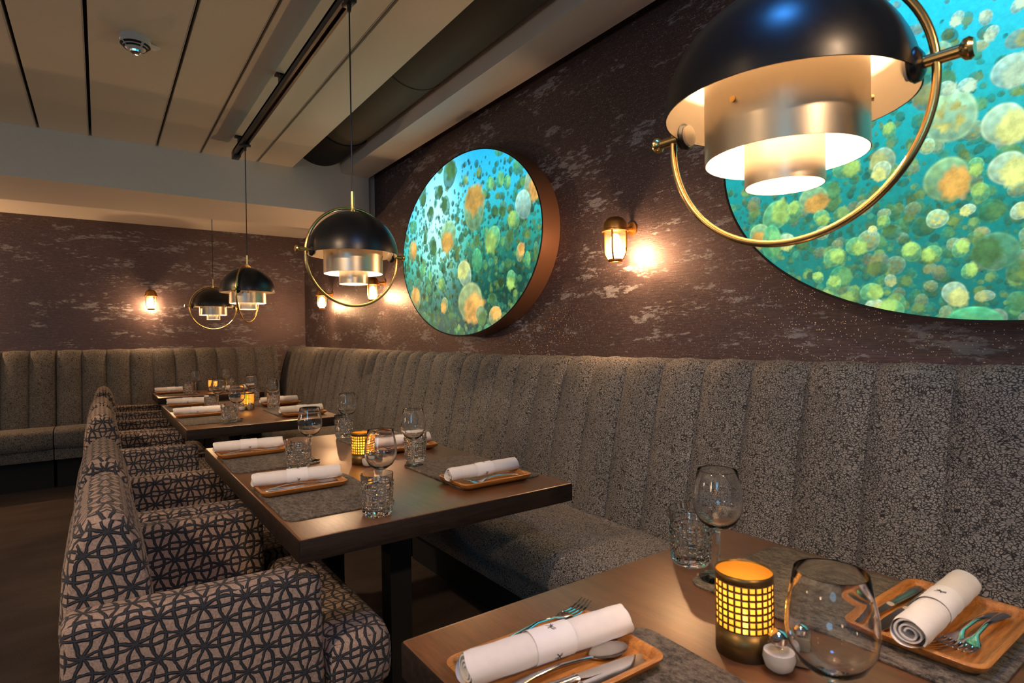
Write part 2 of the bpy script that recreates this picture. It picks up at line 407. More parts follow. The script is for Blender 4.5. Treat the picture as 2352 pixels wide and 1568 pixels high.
# lower bulkhead across the back and the recess behind it
bz = CZ + 1.02; rz_ = CZ + 1.17
struct(MB().box(X0, yb, bz, 1.83, 5.29, CZ + 1.75), 'ceiling_bulkhead_back', M['soffit'])
struct(MB().box(1.83, yb + .05, bz, XW, 5.29, CZ + 1.75), 'ceiling_bulkhead_return', M['soffit'])
struct(MB().box(X0, 5.29, rz_, XW, YW, rz_ + .1), 'ceiling_recess', M['soffit'])
struct(MB().box(1.60, Y0, CZ + 1.345, 1.83, yb, CZ + 1.75), 'ceiling_bulkhead_right', M['soffit'])
# insulated air duct in the open slot
d = MB().lathe([(.236, Y0), (.236, .4), (.240, .4), (.240, .42), (.236, .42), (.236, 1.6), (.240, 1.6), (.240, 1.62), (.236, 1.62), (.236, 2.9), (.240, 2.9), (.240, 2.92), (.236, 2.92), (.236, 4.0)], 48, (1.434, 0, CZ + 1.628), 'Y')
duct = thing('air_duct', (1.434, 3, CZ + 1.628), 0, 'round dark insulated air duct running in the open slot of the ceiling', 'duct')
d.xf(Matrix.Translation((-1.434, -3, -CZ - 1.628))).build('insulated_pipe', M['duct'], duct)
MB().lathe([(.2, 4.0 - 3), (.246, 4.0 - 3), (.246, 4.549 - 3)], 48, (0, 0, 0), 'Y').build('end_sleeve', M['matt'], duct)['label'] = 'black end sleeve of the duct'

# ---------------------------------------------------------------- lighting track
tr = thing('lighting_track', (.760, 1.0, CZ + 1.26), 0, 'black lighting track under the ceiling panels from which the lamps hang', 'lighting track')
t = MB().box(-.020, -3.4, -.02, -.008, 3.2, .022); t.box(.008, -3.4, -.02, .020, 3.2, .022); t.box(-.020, -3.4, .010, .020, 3.2, .024)
t.build('rail', M['black'], tr)
MB().box(-.006, -3.4, -.004, -.003, 3.18, .010).box(.003, -3.4, -.004, .006, 3.18, .010).build('conductor', M['copper'], tr)
MB().box(-.022, 3.14, -.032, .022, 3.22, .02, .004).build('end_cap', M['black'], tr)
for y in (-1.5, .1, 1.0, 2.0, 3.05):
    MB().box(-.012, y - .02, .018, .012, y + .02, .072).box(-.03, y - .02, .066, .012, y + .02, .075).build('mounting_bracket', M['black'], tr)

# ---------------------------------------------------------------- smoke detector
sd = thing('smoke_detector', (.147, 2.985, zc), .5, 'white round smoke detector with dark slots on the ceiling', 'smoke detector')
MB().lathe([(0, 0), (.058, 0), (.058, -.018), (.055, -.020)], 40).build('base', M['plastic'], sd)
MB().lathe([(.055, -.020), (.056, -.030), (.050, -.036), (.038, -.050), (.026, -.058), (0, -.060)], 40).build('housing', M['plastic'], sd)
for k in range(4):
    for (r1, z1, r2, z2) in ((.0555, -.0335, .0485, -.0395), (.0455, -.0435, .0405, -.0490)):
        vs = []; fs = []
        for i in range(9):
            a = k * PI / 2 + .12 + (PI / 2 - .24) * i / 8
            for (rr, h) in ((r1, z1), (r1 + .0015, z1 - .001), (r2 + .0015, z2 - .001), (r2, z2)): vs.append((rr * math.cos(a), rr * math.sin(a), h))
        for i in range(8):
            for q in range(4): fs.append((i * 4 + q, i * 4 + (q + 1) % 4, i * 4 + 4 + (q + 1) % 4, i * 4 + 4 + q))
        MB().add(vs, fs).build('vent_slot', M['slot'], sd)
MB().lathe([(.024, -.0585), (.022, -.066), (.014, -.071), (0, -.072)], 12).build('lens', M['chrome'], sd, smooth=False)
MB().box(.045, -.02, -.012, .10, .022, -.006, .002).build('label_plate', M['paper'], sd)

# ================================================================ BACKLIT PICTURES
PA, PB = .80, .546
def paint(W, H, kind, big, seed):
    rg = np.random.RandomState(seed)
    xs = np.linspace(-PA, PA, W)[None, :].repeat(H, 0); ys = np.linspace(-PB, PB, H)[:, None].repeat(W, 1)
    N = 512; tile = np.zeros((N, N)); amp = 1.0
    for lv in (8, 16, 32, 64, 128, 256):
        gr = rg.uniform(-1, 1, (lv, lv)); gr = np.pad(gr, ((0, 1), (0, 1)), 'wrap'); q = np.arange(N) * lv / N; qi = q.astype(int); qf = q - qi; qf = qf * qf * (3 - 2 * qf)
        r0 = gr[qi][:, qi] * (1 - qf)[None] + gr[qi][:, qi + 1] * qf[None]; r1 = gr[qi + 1][:, qi] * (1 - qf)[None] + gr[qi + 1][:, qi + 1] * qf[None]
        tile += amp * (r0 * (1 - qf)[:, None] + r1 * qf[:, None]); amp *= .62
    tile /= np.abs(tile).max() * .6
    def wob(x, y, s, k=5):
        """fractal noise in -1..1, s = features per unit"""
        ox, oy = rg.randint(0, N, 2); c = N / 8 * s / 6.28
        return tile[(np.floor(y * c).astype(int) + oy) % N, (np.floor(x * c).astype(int) + ox) % N]
    t = (ys / PB + 1) / 2
    def grad(stops):
        o = np.zeros((H, W, 3))
        for c in range(3): o[..., c] = np.interp(t + .03 * wob(xs, ys, 9), [s[0] for s in stops], [s[1][c] for s in stops])
        return o
    if kind == 1:
        img = grad([(0, (.010, .055, .065)), (.25, (.006, .12, .085)), (.5, (.02, .42, .34)), (.75, (.03, .52, .72)), (1, (.01, .40, .80))])
        gl = np.exp(-(((xs + .30) / .26) ** 2 + ((ys - .20) / .34) ** 2)); img += gl[..., None] * np.array((.50, .85, .80))
        dk = np.exp(-(((xs - .5) / .38) ** 2 + ((ys + .22) / .30) ** 2)); img *= (1 - .62 * dk[..., None])
    else:
        img = grad([(0, (.003, .13, .11)), (.3, (.003, .22, .19)), (.55, (.004, .36, .38)), (.75, (.006, .48, .66)), (.9, (.03, .60, 1.0)), (1, (.10, .66, 1.0))])
        gl = np.exp(-(((xs - .25) / .5) ** 2 + ((ys - .30) / .35) ** 2)); img += gl[..., None] * np.array((.03, .20, .22))
    PAL = dict(y=((.18, .60, .26), (.46, .74, .15)), w=((.62, .95, .62), (.80, .85, .22)), o=((.34, .66, .30), (.72, .40, .08)), O=((.45, .58, .25), (.95, .50, .12)),
               p=((.48, .86, .72), (.60, .85, .55)), g=((.10, .58, .26), (.24, .66, .22)), d=((.10, .36, .20), (.07, .20, .06)), f=((.50, .88, .50), (.62, .60, .14)), t=((.05, .52, .36), (.12, .56, .28)))
    def jelly(cx, cy, rx, ry, k, al=1.0, dim=1.0):
        x0, x1 = cx - 1.35 * rx, cx + 1.35 * rx; y0, y1 = cy - 1.35 * ry, cy + 1.35 * ry
        i0 = max(0, int((x0 + PA) / (2 * PA) * (W - 1))); i1 = min(W, int((x1 + PA) / (2 * PA) * (W - 1)) + 2)
        j0 = max(0, int((y0 + PB) / (2 * PB) * (H - 1))); j1 = min(H, int((y1 + PB) / (2 * PB) * (H - 1)) + 2)
        if i1 <= i0 or j1 <= j0: return
        a = rg.uniform(0, 2 * PI) if k != 'g' else 0; X = (xs[j0:j1, i0:i1] - cx) / rx; Y = (ys[j0:j1, i0:i1] - cy) / ry
        U = X * math.cos(a) + Y * math.sin(a); V = -X * math.sin(a) + Y * math.cos(a); sq = rg.uniform(.74, .96) if k not in 'gf' else 1
        th = np.arctan2(V, U); D = np.sqrt(U * U + (V / sq) ** 2) * (1 + .03 * np.sin(3 * th + a))
        body, arm = (np.array(c) for c in PAL[k])
        sub = img[j0:j1, i0:i1]
        m_ = np.clip((1 - D) * 9, 0, 1) * al
        rim = np.exp(-((D - .90) / .07) ** 2)
        sh = .46 + .72 * np.clip(Y * .6 + .45, 0, 1)
        c = body[None, None] * (sh[..., None] * dim) + rim[..., None] * body[None, None] * .16 * dim
        fold = .90 + .16 * wob(U, V, 4, 4)
        c = c * fold[..., None]
        c = c * (.88 + .14 * np.cos(8 * th) * np.clip(D * 1.6 - .3, 0, 1) + .10 * np.exp(-((D - .58) / .09) ** 2))[..., None]
        al2 = m_ * (.80 + .15 * rim)
        sub[:] = sub * (1 - al2[..., None]) + c * al2[..., None]
        # frilled arms hanging out of one side
        if k == 'f':
            e = D / .62 * (1 + .10 * np.sin(8 * th) + .06 * np.sin(19 * th)); dd = np.sqrt(U * U + V * V)
            mm = np.clip((1 - e) * 6, 0, 1) * np.clip((dd - .16) * 8, 0, 1) * (.65 + .35 * np.sin(4 * th + 7 * dd))
        elif k in 'gp' and rx > .05: mm = np.clip((.5 - np.hypot(U + .1, V)) * 3, 0, 1) * .4
        else:
            UU = (U - .34) / .74; VV = V / .80; t2 = np.arctan2(VV, UU)
            e = np.hypot(UU, VV) * (1 + .07 * np.sin(5 * t2 + a) + .05 * np.sin(11 * t2 + 2 * a) + .16 * wob(U, V, 5, 3))
            mm = np.clip((1 - e) * 3.2, 0, 1)
        tex = .50 + .62 * np.clip(.5 + .6 * wob(U * 1.0, V, 8, 5), 0, 1)
        ca = arm[None, None] * (tex * dim)[..., None]
        mm = mm * al * (.92 if k in 'oOfd' else .75)
        sub[:] = sub * (1 - mm[..., None]) + ca * mm[..., None]
    # the swarm, small and far ones first
    n = 3000 if kind == 2 else 2300
    rs = np.sort(rg.exponential(.0058, n) + (.0055 if kind == 2 else .009))
    for rr in rs:
        rr = min(rr, .034); yv = PB * (1 - 2 * rg.power(2.6 if kind == 2 else 1.8)); xv = rg.uniform(-PA, PA)
        hgt = (yv / PB + 1) / 2
        if kind == 1: k = rg.choice(list('dgtty')) if rr > .014 else rg.choice(list('dt'))
        else: k = rg.choice(list('yywgf')) if rr > .016 else rg.choice(list('ttttgy'))
        if kind == 2 and hgt > .72: k = 'p'
        far = np.clip((rr - .006) / .03, 0, 1)
        jelly(xv, yv, rr, rr * rg.uniform(.85, 1.15), k, .55 + .4 * far, (.50 + .45 * far) * rg.uniform(.38, 1.1) * (.72 if kind == 1 else .92))
    for b_ in big: jelly(*b_, 1.0, .95 if kind == 2 else .9)
    return np.clip(img, 0, 1.15)
def oval_mesh(W, H, img):
    xs = np.linspace(-PA, PA, W); ys = np.linspace(-PB, PB, H)
    XX, YY = np.meshgrid(xs, ys); q = np.sqrt((XX / PA) ** 2 + (YY / PB) ** 2); ins = q <= 1
    cell = ins[:-1, :-1] | ins[1:, :-1] | ins[:-1, 1:] | ins[1:, 1:]
    sc = np.where(q > 1, 1 / q, 1); XX = XX * sc; YY = YY * sc
    idx = np.arange(W * H).reshape(H, W)
    quads = np.stack([idx[:-1, :-1][cell], idx[:-1, 1:][cell], idx[1:, 1:][cell], idx[1:, :-1][cell]], 1)
    used = np.unique(quads); remap = -np.ones(W * H, int); remap[used] = np.arange(len(used)); quads = remap[quads]
    # picture faces -X ; its right is world -Y
    co = np.zeros((len(used), 3), np.float32); co[:, 1] = -XX.ravel()[used]; co[:, 2] = YY.ravel()[used]
    me = bpy.data.meshes.new('print'); me.vertices.add(len(used)); me.vertices.foreach_set('co', co.ravel())
    me.loops.add(quads.size); me.loops.foreach_set('vertex_index', quads.ravel().astype(np.int32))
    me.polygons.add(len(quads)); me.polygons.foreach_set('loop_start', np.arange(0, quads.size, 4, dtype=np.int32))
    me.update(calc_edges=True)
    at = me.color_attributes.new('print', 'FLOAT_COLOR', 'POINT')
    c4 = np.ones((len(used), 4), np.float32); c4[:, :3] = img.reshape(-1, 3)[used]; at.data.foreach_set('color', c4.ravel())
    me.materials.append(M['picture'])
    return me
BIG2 = [(-0.142,-0.015,0.062,0.070,'f'),(-0.033,-0.069,0.050,0.062,'w'),(-0.15,-0.175,0.056,0.062,'o'),(-0.025,-0.178,0.045,0.05,'w'),(-0.019,0.055,0.043,0.045,'p'),(-0.613,-0.183,0.052,0.056,'y'),(-0.551,-0.177,0.027,0.031,'y'),(-0.492,-0.157,0.052,0.044,'o'),(-0.469,-0.216,0.03,0.027,'y'),(-0.232,-0.351,0.028,0.029,'y'),(-0.186,-0.36,0.025,0.026,'y'),(-0.052,-0.372,0.052,0.058,'d'),(-0.333,-0.452,0.032,0.032,'y'),(-0.098,-0.54,0.063,0.035,'g'),(-0.081,-0.222,0.022,0.026,'y'),(-0.125,0.229,0.019,0.021,'p'),(-0.067,0.205,0.016,0.02,'p'),(-0.194,-0.077,0.02,0.022,'f'),(-0.173,-0.272,0.027,0.026,'f'),(-0.107,-0.261,0.018,0.018,'w'),(-0.372,-0.317,0.031,0.032,'y'),(-0.435,-0.342,0.032,0.03,'y'),(-0.436,-0.421,0.026,0.025,'y'),(-0.481,-0.397,0.022,0.019,'y'),(-0.299,-0.259,0.019,0.021,'y'),(-0.303,-0.115,0.027,0.03,'w'),(-0.397,-0.085,0.041,0.034,'y'),(-0.282,-0.009,0.019,0.025,'y'),(-0.15,0.06,0.024,0.024,'p'),(-0.106,0.052,0.022,0.022,'p'),(-0.328,-0.279,0.015,0.016,'w'),(-0.672,-0.239,0.04,0.041,'o'),(-0.63,-0.267,0.035,0.058,'g'),(-0.28,-0.29,0.028,0.023,'d'),(-0.124,-0.357,0.021,0.025,'y'),(-0.09,-0.156,0.02,0.025,'y'),(-0.056,0.162,0.017,0.021,'p'),(-0.003,0.207,0.02,0.021,'p'),(-0.106,-0.416,0.018,0.022,'y'),(-0.005,-0.283,0.021,0.026,'w')]
BIG1 = [(0.166,0.201,0.139,0.142,'o'),(-0.115,0.463,0.088,0.098,'d'),(-0.146,0.08,0.117,0.104,'o'),(0.357,-0.013,0.082,0.088,'y'),(0.048,-0.175,0.103,0.091,'w'),(0.109,-0.352,0.148,0.128,'O'),(0.724,0.209,0.07,0.094,'O'),(0.643,0.123,0.076,0.085,'p'),(0.558,0.056,0.055,0.057,'y'),(0.441,0.47,0.053,0.048,'g'),(0.604,0.334,0.051,0.049,'g'),(-0.649,0.047,0.064,0.078,'O'),(-0.616,-0.289,0.082,0.088,'O'),(0.524,-0.253,0.048,0.055,'y'),(0.612,-0.119,0.041,0.054,'O'),(-0.372,0.258,0.053,0.055,'d'),(-0.482,0.395,0.056,0.07,'d'),(0.224,0.572,0.066,0.031,'y'),(0.367,-0.44,0.076,0.058,'O'),(-0.206,-0.351,0.05,0.061,'O'),(-0.24,-0.211,0.048,0.046,'y'),(0.184,0.005,0.038,0.047,'d'),(0.348,-0.35,0.051,0.04,'d'),(0.226,-0.434,0.063,0.062,'d'),(-0.167,0.275,0.056,0.077,'d'),(-0.244,0.549,0.054,0.064,'d'),(-0.259,0.377,0.059,0.06,'d'),(0.337,0.297,0.044,0.042,'g'),(0.437,0.298,0.039,0.047,'g'),(0.504,0.267,0.034,0.042,'g'),(0.46,0.136,0.041,0.047,'d'),(-0.632,0.215,0.059,0.05,'g'),(-0.349,0.045,0.053,0.071,'d'),(0.189,-0.113,0.056,0.075,'g'),(0.516,-0.037,0.047,0.054,'d'),(0.746,-0.129,0.024,0.051,'d'),(0.673,-0.164,0.027,0.044,'g'),(-.45,.12,.03,.05,'d'),(-.5,-.1,.04,.05,'g'),(-.4,-.15,.03,.045,'g')]
def ov(a, b, x, n=160): return [(x, a * math.cos(2 * PI * k / n), b * math.sin(2 * PI * k / n)) for k in range(n)]
for kind, yc, W, H, big, lab in ((1, 3.02, 560, 382, BIG1, 'oval backlit jellyfish picture with copper side, behind the second lamp'),
                                 (2, .401, 880, 600, BIG2, 'large oval backlit jellyfish picture at the right, partly behind the nearest lamp')):
    b = thing('light_box', (1.79, yc, CZ + .569), 0, lab, 'backlit picture', 'oval backlit jellyfish pictures on the wall')
    MB().rings([ov(PA + .006, PB + .006, .109), ov(PA + .006, PB + .006, .002), ov(PA + .002, PB + .002, -.001)], True, False).build('side_frame', M['copper'], b)
    MB().rings([ov(PA + .004, PB + .004, .001), ov(PA + .004, PB + .004, -.003), ov(PA - .003, PB - .003, -.003), ov(PA - .003, PB - .003, .001)], False, False).build('black_edge', M['matt'], b)
    o = bpy.data.objects.new('picture', oval_mesh(W, H, paint(W, H, kind, big, 7 + kind))); COL.objects.link(o); o.parent = b; o.location = (-.0012, 0, 0)

# ================================================================ BANQUETTES
def backrest(x0, L, zt0, zt1, pitch=.1815, phase=0.0, closed_ends=True):
    """runs along +X locally from x0 to x0+L; +Y is towards the wall; channel seams every pitch"""
    prof = [(.00, .44), (-.003, .50), (.010, .56), (.035, .68), (.065, .82), (.095, .94), (.118, 1.02), (.135, 1.065), (.158, 1.092), (.19, 1.104), (.24, 1.104), (.29, 1.098), (.318, 1.09), (.325, 1.06), (.325, .44)]
    n_out = 11; per = 14
    us = [x0 + L * i / int(L / pitch * per) for i in range(int(L / pitch * per) + 1)]
    loops = []
    for q in us:
        ph = ((q - phase) / pitch) % 1.0; bulge = .040 * (max(0, 1 - (2 * ph - 1) ** 2) ** .40)
        s = (q - x0) / L; dz = zt0 + (zt1 - zt0) * s - 1.104
        lp = []
        for i, (a, h) in enumerate(prof):
            w = 1 if i < n_out - 1 else 0
            nx, nz = (-1, 0) if i < 6 else {6: (-.97, .2), 7: (-.85, .5), 8: (-.5, .85), 9: (-.15, .98)}.get(i, (0, 0))
            bb = bulge * w - .032 * w
            lp.append((q, a + nx * bb, h + nz * bb * .8 + (dz * min(1, max(0, (h - .5) / .5)) if h > .5 else 0)))
        loops.append(lp)
    return MB().rings(loops, True, True)
def seat_mesh(x0, L, d, zt, th, pitch_end=.02):
    loops = []; n = max(6, int(L / .1))
    poly = [(.03, 0), (.012, .02), (0, .05), (.004, th - .04), (.02, th - .012), (.05, th), (d * .5, th + .006), (d, th - .012), (d, 0)]
    for i in range(n + 1):
        e = min(i, n - i); k = 1 if e > 0 else .96
        loops.append([(x0 + L * i / n, a if k == 1 else .012 + a * .96, zt - th + (b if k == 1 else .004 + b * .96)) for a, b in poly])
    return MB().rings(loops)
def banquette(loc, rz, x0, L, zt0, zt1, seats, label, phase, bx=None):
    t = thing('banquette', loc, rz, label, 'banquette', 'grey channel-back banquettes along the walls')
    backrest(x0, L, zt0, zt1, .1815, phase).build('backrest', M['velvet'], t, angle=35)
    for (a, l) in seats:
        seat_mesh(a + .003, l - .006, .425, .505, .155).build('seat_cushion', M['velvet'], t)
    bx = x0 if bx is None else bx; be = x0 + L
    MB().box(bx + .002, -.355, .255, x0 + L - .002, .0, .348, .006).build('upholstered_base', M['velvet'], t)
    MB().box(bx + .01, -.20, .0, x0 + L - .01, .28, .256).build('plinth', M['matt'], t)
    return t
# right wall: local +X runs along world -Y, local +Y towards the wall (world +X): rotate -90 degrees
XJ = 1.572
def move_seats(t):
    for c in t.children:
        if c.name.startswith('seat_cushion'): c.location.y = -.42
b1 = banquette((XJ, 2.885, 0), -PI / 2, 0, 5.4, CZ - .088, CZ - .083, [(0, 2.6), (2.6, 2.8)], 'grey banquette on the right wall behind the two nearest tables', 0); move_seats(b1)
b2 = banquette((XJ, 2.887, 0), -PI / 2, -3.775, 3.773, CZ - .052, CZ - .086, [(-3.03, 1.47), (-1.56, 1.558)], 'grey banquette on the right wall between the corner and the second table', -.002, -3.09); move_seats(b2)
YJ = 6.345
b3 = banquette((0, YJ, 0), 0, -3.5, 3.185, CZ - .046, CZ - .046, [(-3.5, 1.6), (-1.9, 1.585)], 'grey banquette on the back wall at the left edge, clear of the chairs', -.315); move_seats(b3)
b4 = banquette((0, YJ, 0), 0, -.313, 1.855, CZ - .046, CZ - .048, [(-.313, 1.42), (1.107, .435)], 'grey banquette on the back wall behind the farthest table', -.313); move_seats(b4)

# ================================================================ PENDANT LAMPS
def lamp(loc, rz, label, top, track=True, energy=30):
    """origin at the dome rim centre"""
    t = thing('pendant_lamp', loc, rz, label, 'pendant lamp', 'black dome pendant lamps with brass rings')
    H = top - loc[2]; R = .16
    outer = [(R * math.sin(a), R * .985 * math.cos(a)) for a in [PI / 2 * k / 20 for k in range(21)]]
    inner = [((R - .0022) * math.sin(a), (R - .0022) * .985 * math.cos(a)) for a in [PI / 2 * k / 20 for k in range(20, -1, -1)]]
    d = MB().lathe([(max(a, .0005), b) for a, b in outer] + [inner[0]], 72).build('dome_shade', M['dome'], t)
    MB().lathe([(max(a, .0005), b) for a, b in inner], 72).build('dome_lining', M['cream'], d)
    def cyl(nm, rr, z0, z1):
        c = MB().lathe([(rr, z1), (rr, z0), (rr - .0015, z0)], 56).build(nm, M['steelbrass'], t)
        MB().lathe([(rr - .0015, z0), (rr - .0015, z1)], 56).build('white_lining', M['cream'], c)
    cyl('upper_cylinder', .1045, -.068, .055); cyl('lower_cylinder', .0515, -.105, -.03)
    for k in range(3):
        a = k * 2 * PI / 3 + .5
        MB().tube([(.05 * math.cos(a), .05 * math.sin(a), -.012), (.103 * math.cos(a), .103 * math.sin(a), -.012)], .0012, 6).build('bracing_rod', M['steelbrass'], t)
        MB().tube([(.1047 * math.cos(a + .9), .1047 * math.sin(a + .9), -.005), (.1075 * math.cos(a + .9), .1075 * math.sin(a + .9), -.005)], .004, 12).build('rivet', M['brass'], t)
    ring = [(.177 * math.cos(2 * PI * k / 96), 0, -.007 + .177 * math.sin(2 * PI * k / 96)) for k in range(96)]
    vs = []; fs = []
    for i in range(96):
        P = Vector(ring[i]); c = Vector((0, 0, -.007)); e = (P - c).normalized()
        for k in range(12): a = 2 * PI * k / 12; vs.append(P + e * .0052 * math.cos(a) + Vector((0, 1, 0)) * .0052 * math.sin(a))
    for i in range(96):
        for k in range(12): fs.append((i * 12 + k, i * 12 + (k + 1) % 12, ((i + 1) % 96) * 12 + (k + 1) % 12, ((i + 1) % 96) * 12 + k))
    MB().add(vs, fs).build('brass_ring', M['brass'], t)
    for s in (-1, 1):
        kn = MB().lathe([(.0005, s * .212), (.010, s * .212), (.013, s * .208), (.012, s * .203), (.0075, s * .199), (.0072, s * .163), (.0005, s * .163)], 20, (0, 0, .006), 'X').build('knob', M['brass'], t)
        MB().lathe([(.0005, s * .150), (.018, s * .150), (.021, s * .154), (.020, s * .160), (.012, s * .165), (.0005, s * .165)], 24, (0, 0, .006), 'X').build('pivot_boss', M['dome'], kn)
        MB().lathe([(.0005, s * .158), (.014, s * .158), (.016, s * .154), (.016, s * .146), (.007, s * .142), (.0005, s * .142)], 24, (0, 0, .006), 'X').build('inner_washer', M['cream'], kn)
    MB().lathe([(.0005, .152), (.0105, .152), (.0105, .158), (.0075, .160), (.0085, .164), (.0085, .176), (.0065, .178), (.0065, .232), (.0005, .232)], 20).build('stem', M['brass'], t)
    MB().tube([(0, 0, .23), (0, 0, H)], .0028, 8).build('cord', M['black'], t)
    if track: MB().box(-.016, -.03, H - .014, .016, .03, H, .003).lathe([(.0005, H - .04), (.006, H - .04), (.009, H - .014)], 12).build('track_adapter', M['black'], t)
    else: MB().lathe([(.0005, H - .012), (.03, H - .012), (.034, H), (.0005, H)], 24).build('ceiling_cap', M['black'], t)
    MB().lathe([(.0005, .052), (.012, .050), (.024, .036), (.028, .018), (.022, .0), (.0005, -.010)], 20).build('bulb', M['bulb'], t)
    MB().lathe([(.0005, .15), (.017, .15), (.017, .05), (.0005, .05)], 24).build('socket', M['cream'], t)
    return t
zl = CZ + .312
LE = 40
lamp((.78, .43, zl), math.radians(95), 'nearest pendant lamp, large black dome cut off by the top of the photo', CZ + 1.236, True, LE)
lamp((.757, 2.04, zl), math.radians(6), 'second nearest black dome pendant lamp, above the table with four settings in the middle', CZ + 1.236, True, LE)
lamp((.757, 3.88, zl), math.radians(58), 'third nearest black dome pendant lamp, its brass ring turned almost edge-on', CZ + 1.236, True, LE)
lamp((.775, 5.335, zl - .012), math.radians(3), 'farthest black dome pendant lamp, hanging from the recess at the back', rz_, False, LE)

# ================================================================ WALL LANTERNS
def sconce(loc, rz, label):
    """origin at the wall, arm runs along -X locally"""
    t = thing('wall_lantern', loc, rz, label, 'wall lamp', 'brass ship lanterns on the walls')
    c = (-.105, 0, 0)
    MB().lathe([(.0005, -.006), (.030, -.006), (.030, -.001), (.0005, -.001)], 24, (0, 0, .052), 'X').build('wall_plate', M['oldbrass'], t)
    MB().tube([(-.004, 0, .052), (-.03, 0, .050), (-.062, 0, .052)], [.012, .009, .012], 12).build('arm', M['oldbrass'], t)
    MB().lathe([(.0005, .092), (.026, .091), (.036, .084), (.047, .068), (.050, .042), (.057, .038), (.057, .031), (.0005, .031)], 32, c).build('cap', M['oldbrass'], t)
    pr = [(.040, .031), (.040, -.045), (.036, -.066), (.024, -.084), (.0005, -.086)]
    vs = []; fs = []; n = 72; m = len(pr)
    for i in range(n):
        a = 2 * PI * i / n; k = 1 + (.03 if i % 2 else 0)
        for rr, h in pr: vs.append((c[0] + rr * k * math.cos(a), rr * k * math.sin(a), h))
    for i in range(n):
        for q in range(m - 1): fs.append((i * m + q, ((i + 1) % n) * m + q, ((i + 1) % n) * m + q + 1, i * m + q + 1))
    MB().add(vs, fs).build('ribbed_glass', M['lampglass'], t)
    for k in range(4):
        a = k * PI / 2 + .5; ca, sa = math.cos(a), math.sin(a)
        pts = [(c[0] + rr * ca, rr * sa, h) for rr, h in ((.047, .034), (.0475, -.04), (.044, -.062), (.036, -.080), (.026, -.092))]
        MB().tube(pts, .0038, 8).build('cage_bar', M['oldbrass'], t)
    MB().lathe([(.030, -.086), (.032, -.094), (.026, -.099), (.022, -.094)], 28, c, closed=True).build('bottom_ring', M['oldbrass'], t)
    MB().lathe([(.0005, -.052), (.014, -.048), (.024, -.030), (.024, -.006), (.014, .018), (.0005, .024)], 20, c).build('bulb', M['filament'], t)
    light('bulb_light', 'POINT', (c[0], 0, -.064), SE, (1.0, .55, .26), .02, parent=t)
    return t
SE = 16
zs = CZ + .418
place('sconce', sconce, (XW, 1.735, zs), 0, 'brass ship lantern on the wall between the two jellyfish pictures')
place('sconce', sconce, (XW, 4.42, zs), 0, 'brass ship lantern right of the second pendant lamp, beside the left picture')
place('sconce', sconce, (XW, 5.72, zs), 0, 'brass ship lantern nearest the room corner, seen through a brass ring')
place('sconce', sconce, (.412, YW, zs + .012), PI / 2, 'brass ship lantern alone on the back wall')

# ================================================================ TABLES
ZT = .75
def table(x0, y0, x1, y1, posts, label, rot=0):
    cx, cy = (x0 + x1) / 2, (y0 + y1) / 2; a, b = (x1 - x0) / 2, (y1 - y0) / 2
    t = thing('dining_table', (cx, cy, 0), rot, label, 'table', 'dark wooden tables in a row')
    MB().rings([[(p, q, ZT - .0015) for p, q in rrect(-a + .002, -b + .002, a - .002, b - .002, .004, 3)], [(p, q, ZT) for p, q in rrect(-a + .004, -b + .004, a - .004, b - .004, .004, 3)]], False, True).build('table_surface', M['table'], t)
    MB().rings([[(p, q, ZT - .052) for p, q in rrect(-a, -b, a, b, .004, 3)], [(p, q, ZT - .004) for p, q in rrect(-a, -b, a, b, .004, 3)], [(p, q, ZT - .0015) for p, q in rrect(-a + .002, -b + .002, a - .002, b - .002, .004, 3)]], True, False).build('thick_edge', M['edge'], t)
    for py in posts:
        MB().box(-.035, py - .035, .012, .035, py + .035, ZT - .053).build('leg', M['matt'], t)
        MB().box(-.28, py - .05, 0, .28, py + .05, .012, .003).build('base_plate', M['black'], t)
    return t
TX0, TX1 = .352, 1.158
table(TX0, -.617, TX1, .783, (-.31, .31), 'nearest dark wooden table, in the bottom right corner')
table(TX0, 1.31, TX1, 2.71, (-.31, .31), 'second nearest dark wooden table, whole front edge visible')
table(TX0, 3.335, TX1, 4.79, (-.31, .31), 'third nearest dark wooden table with four settings')
table(.378, 5.46, 1.19, 6.08, (0,), 'farthest small dark wooden table by the back banquette')

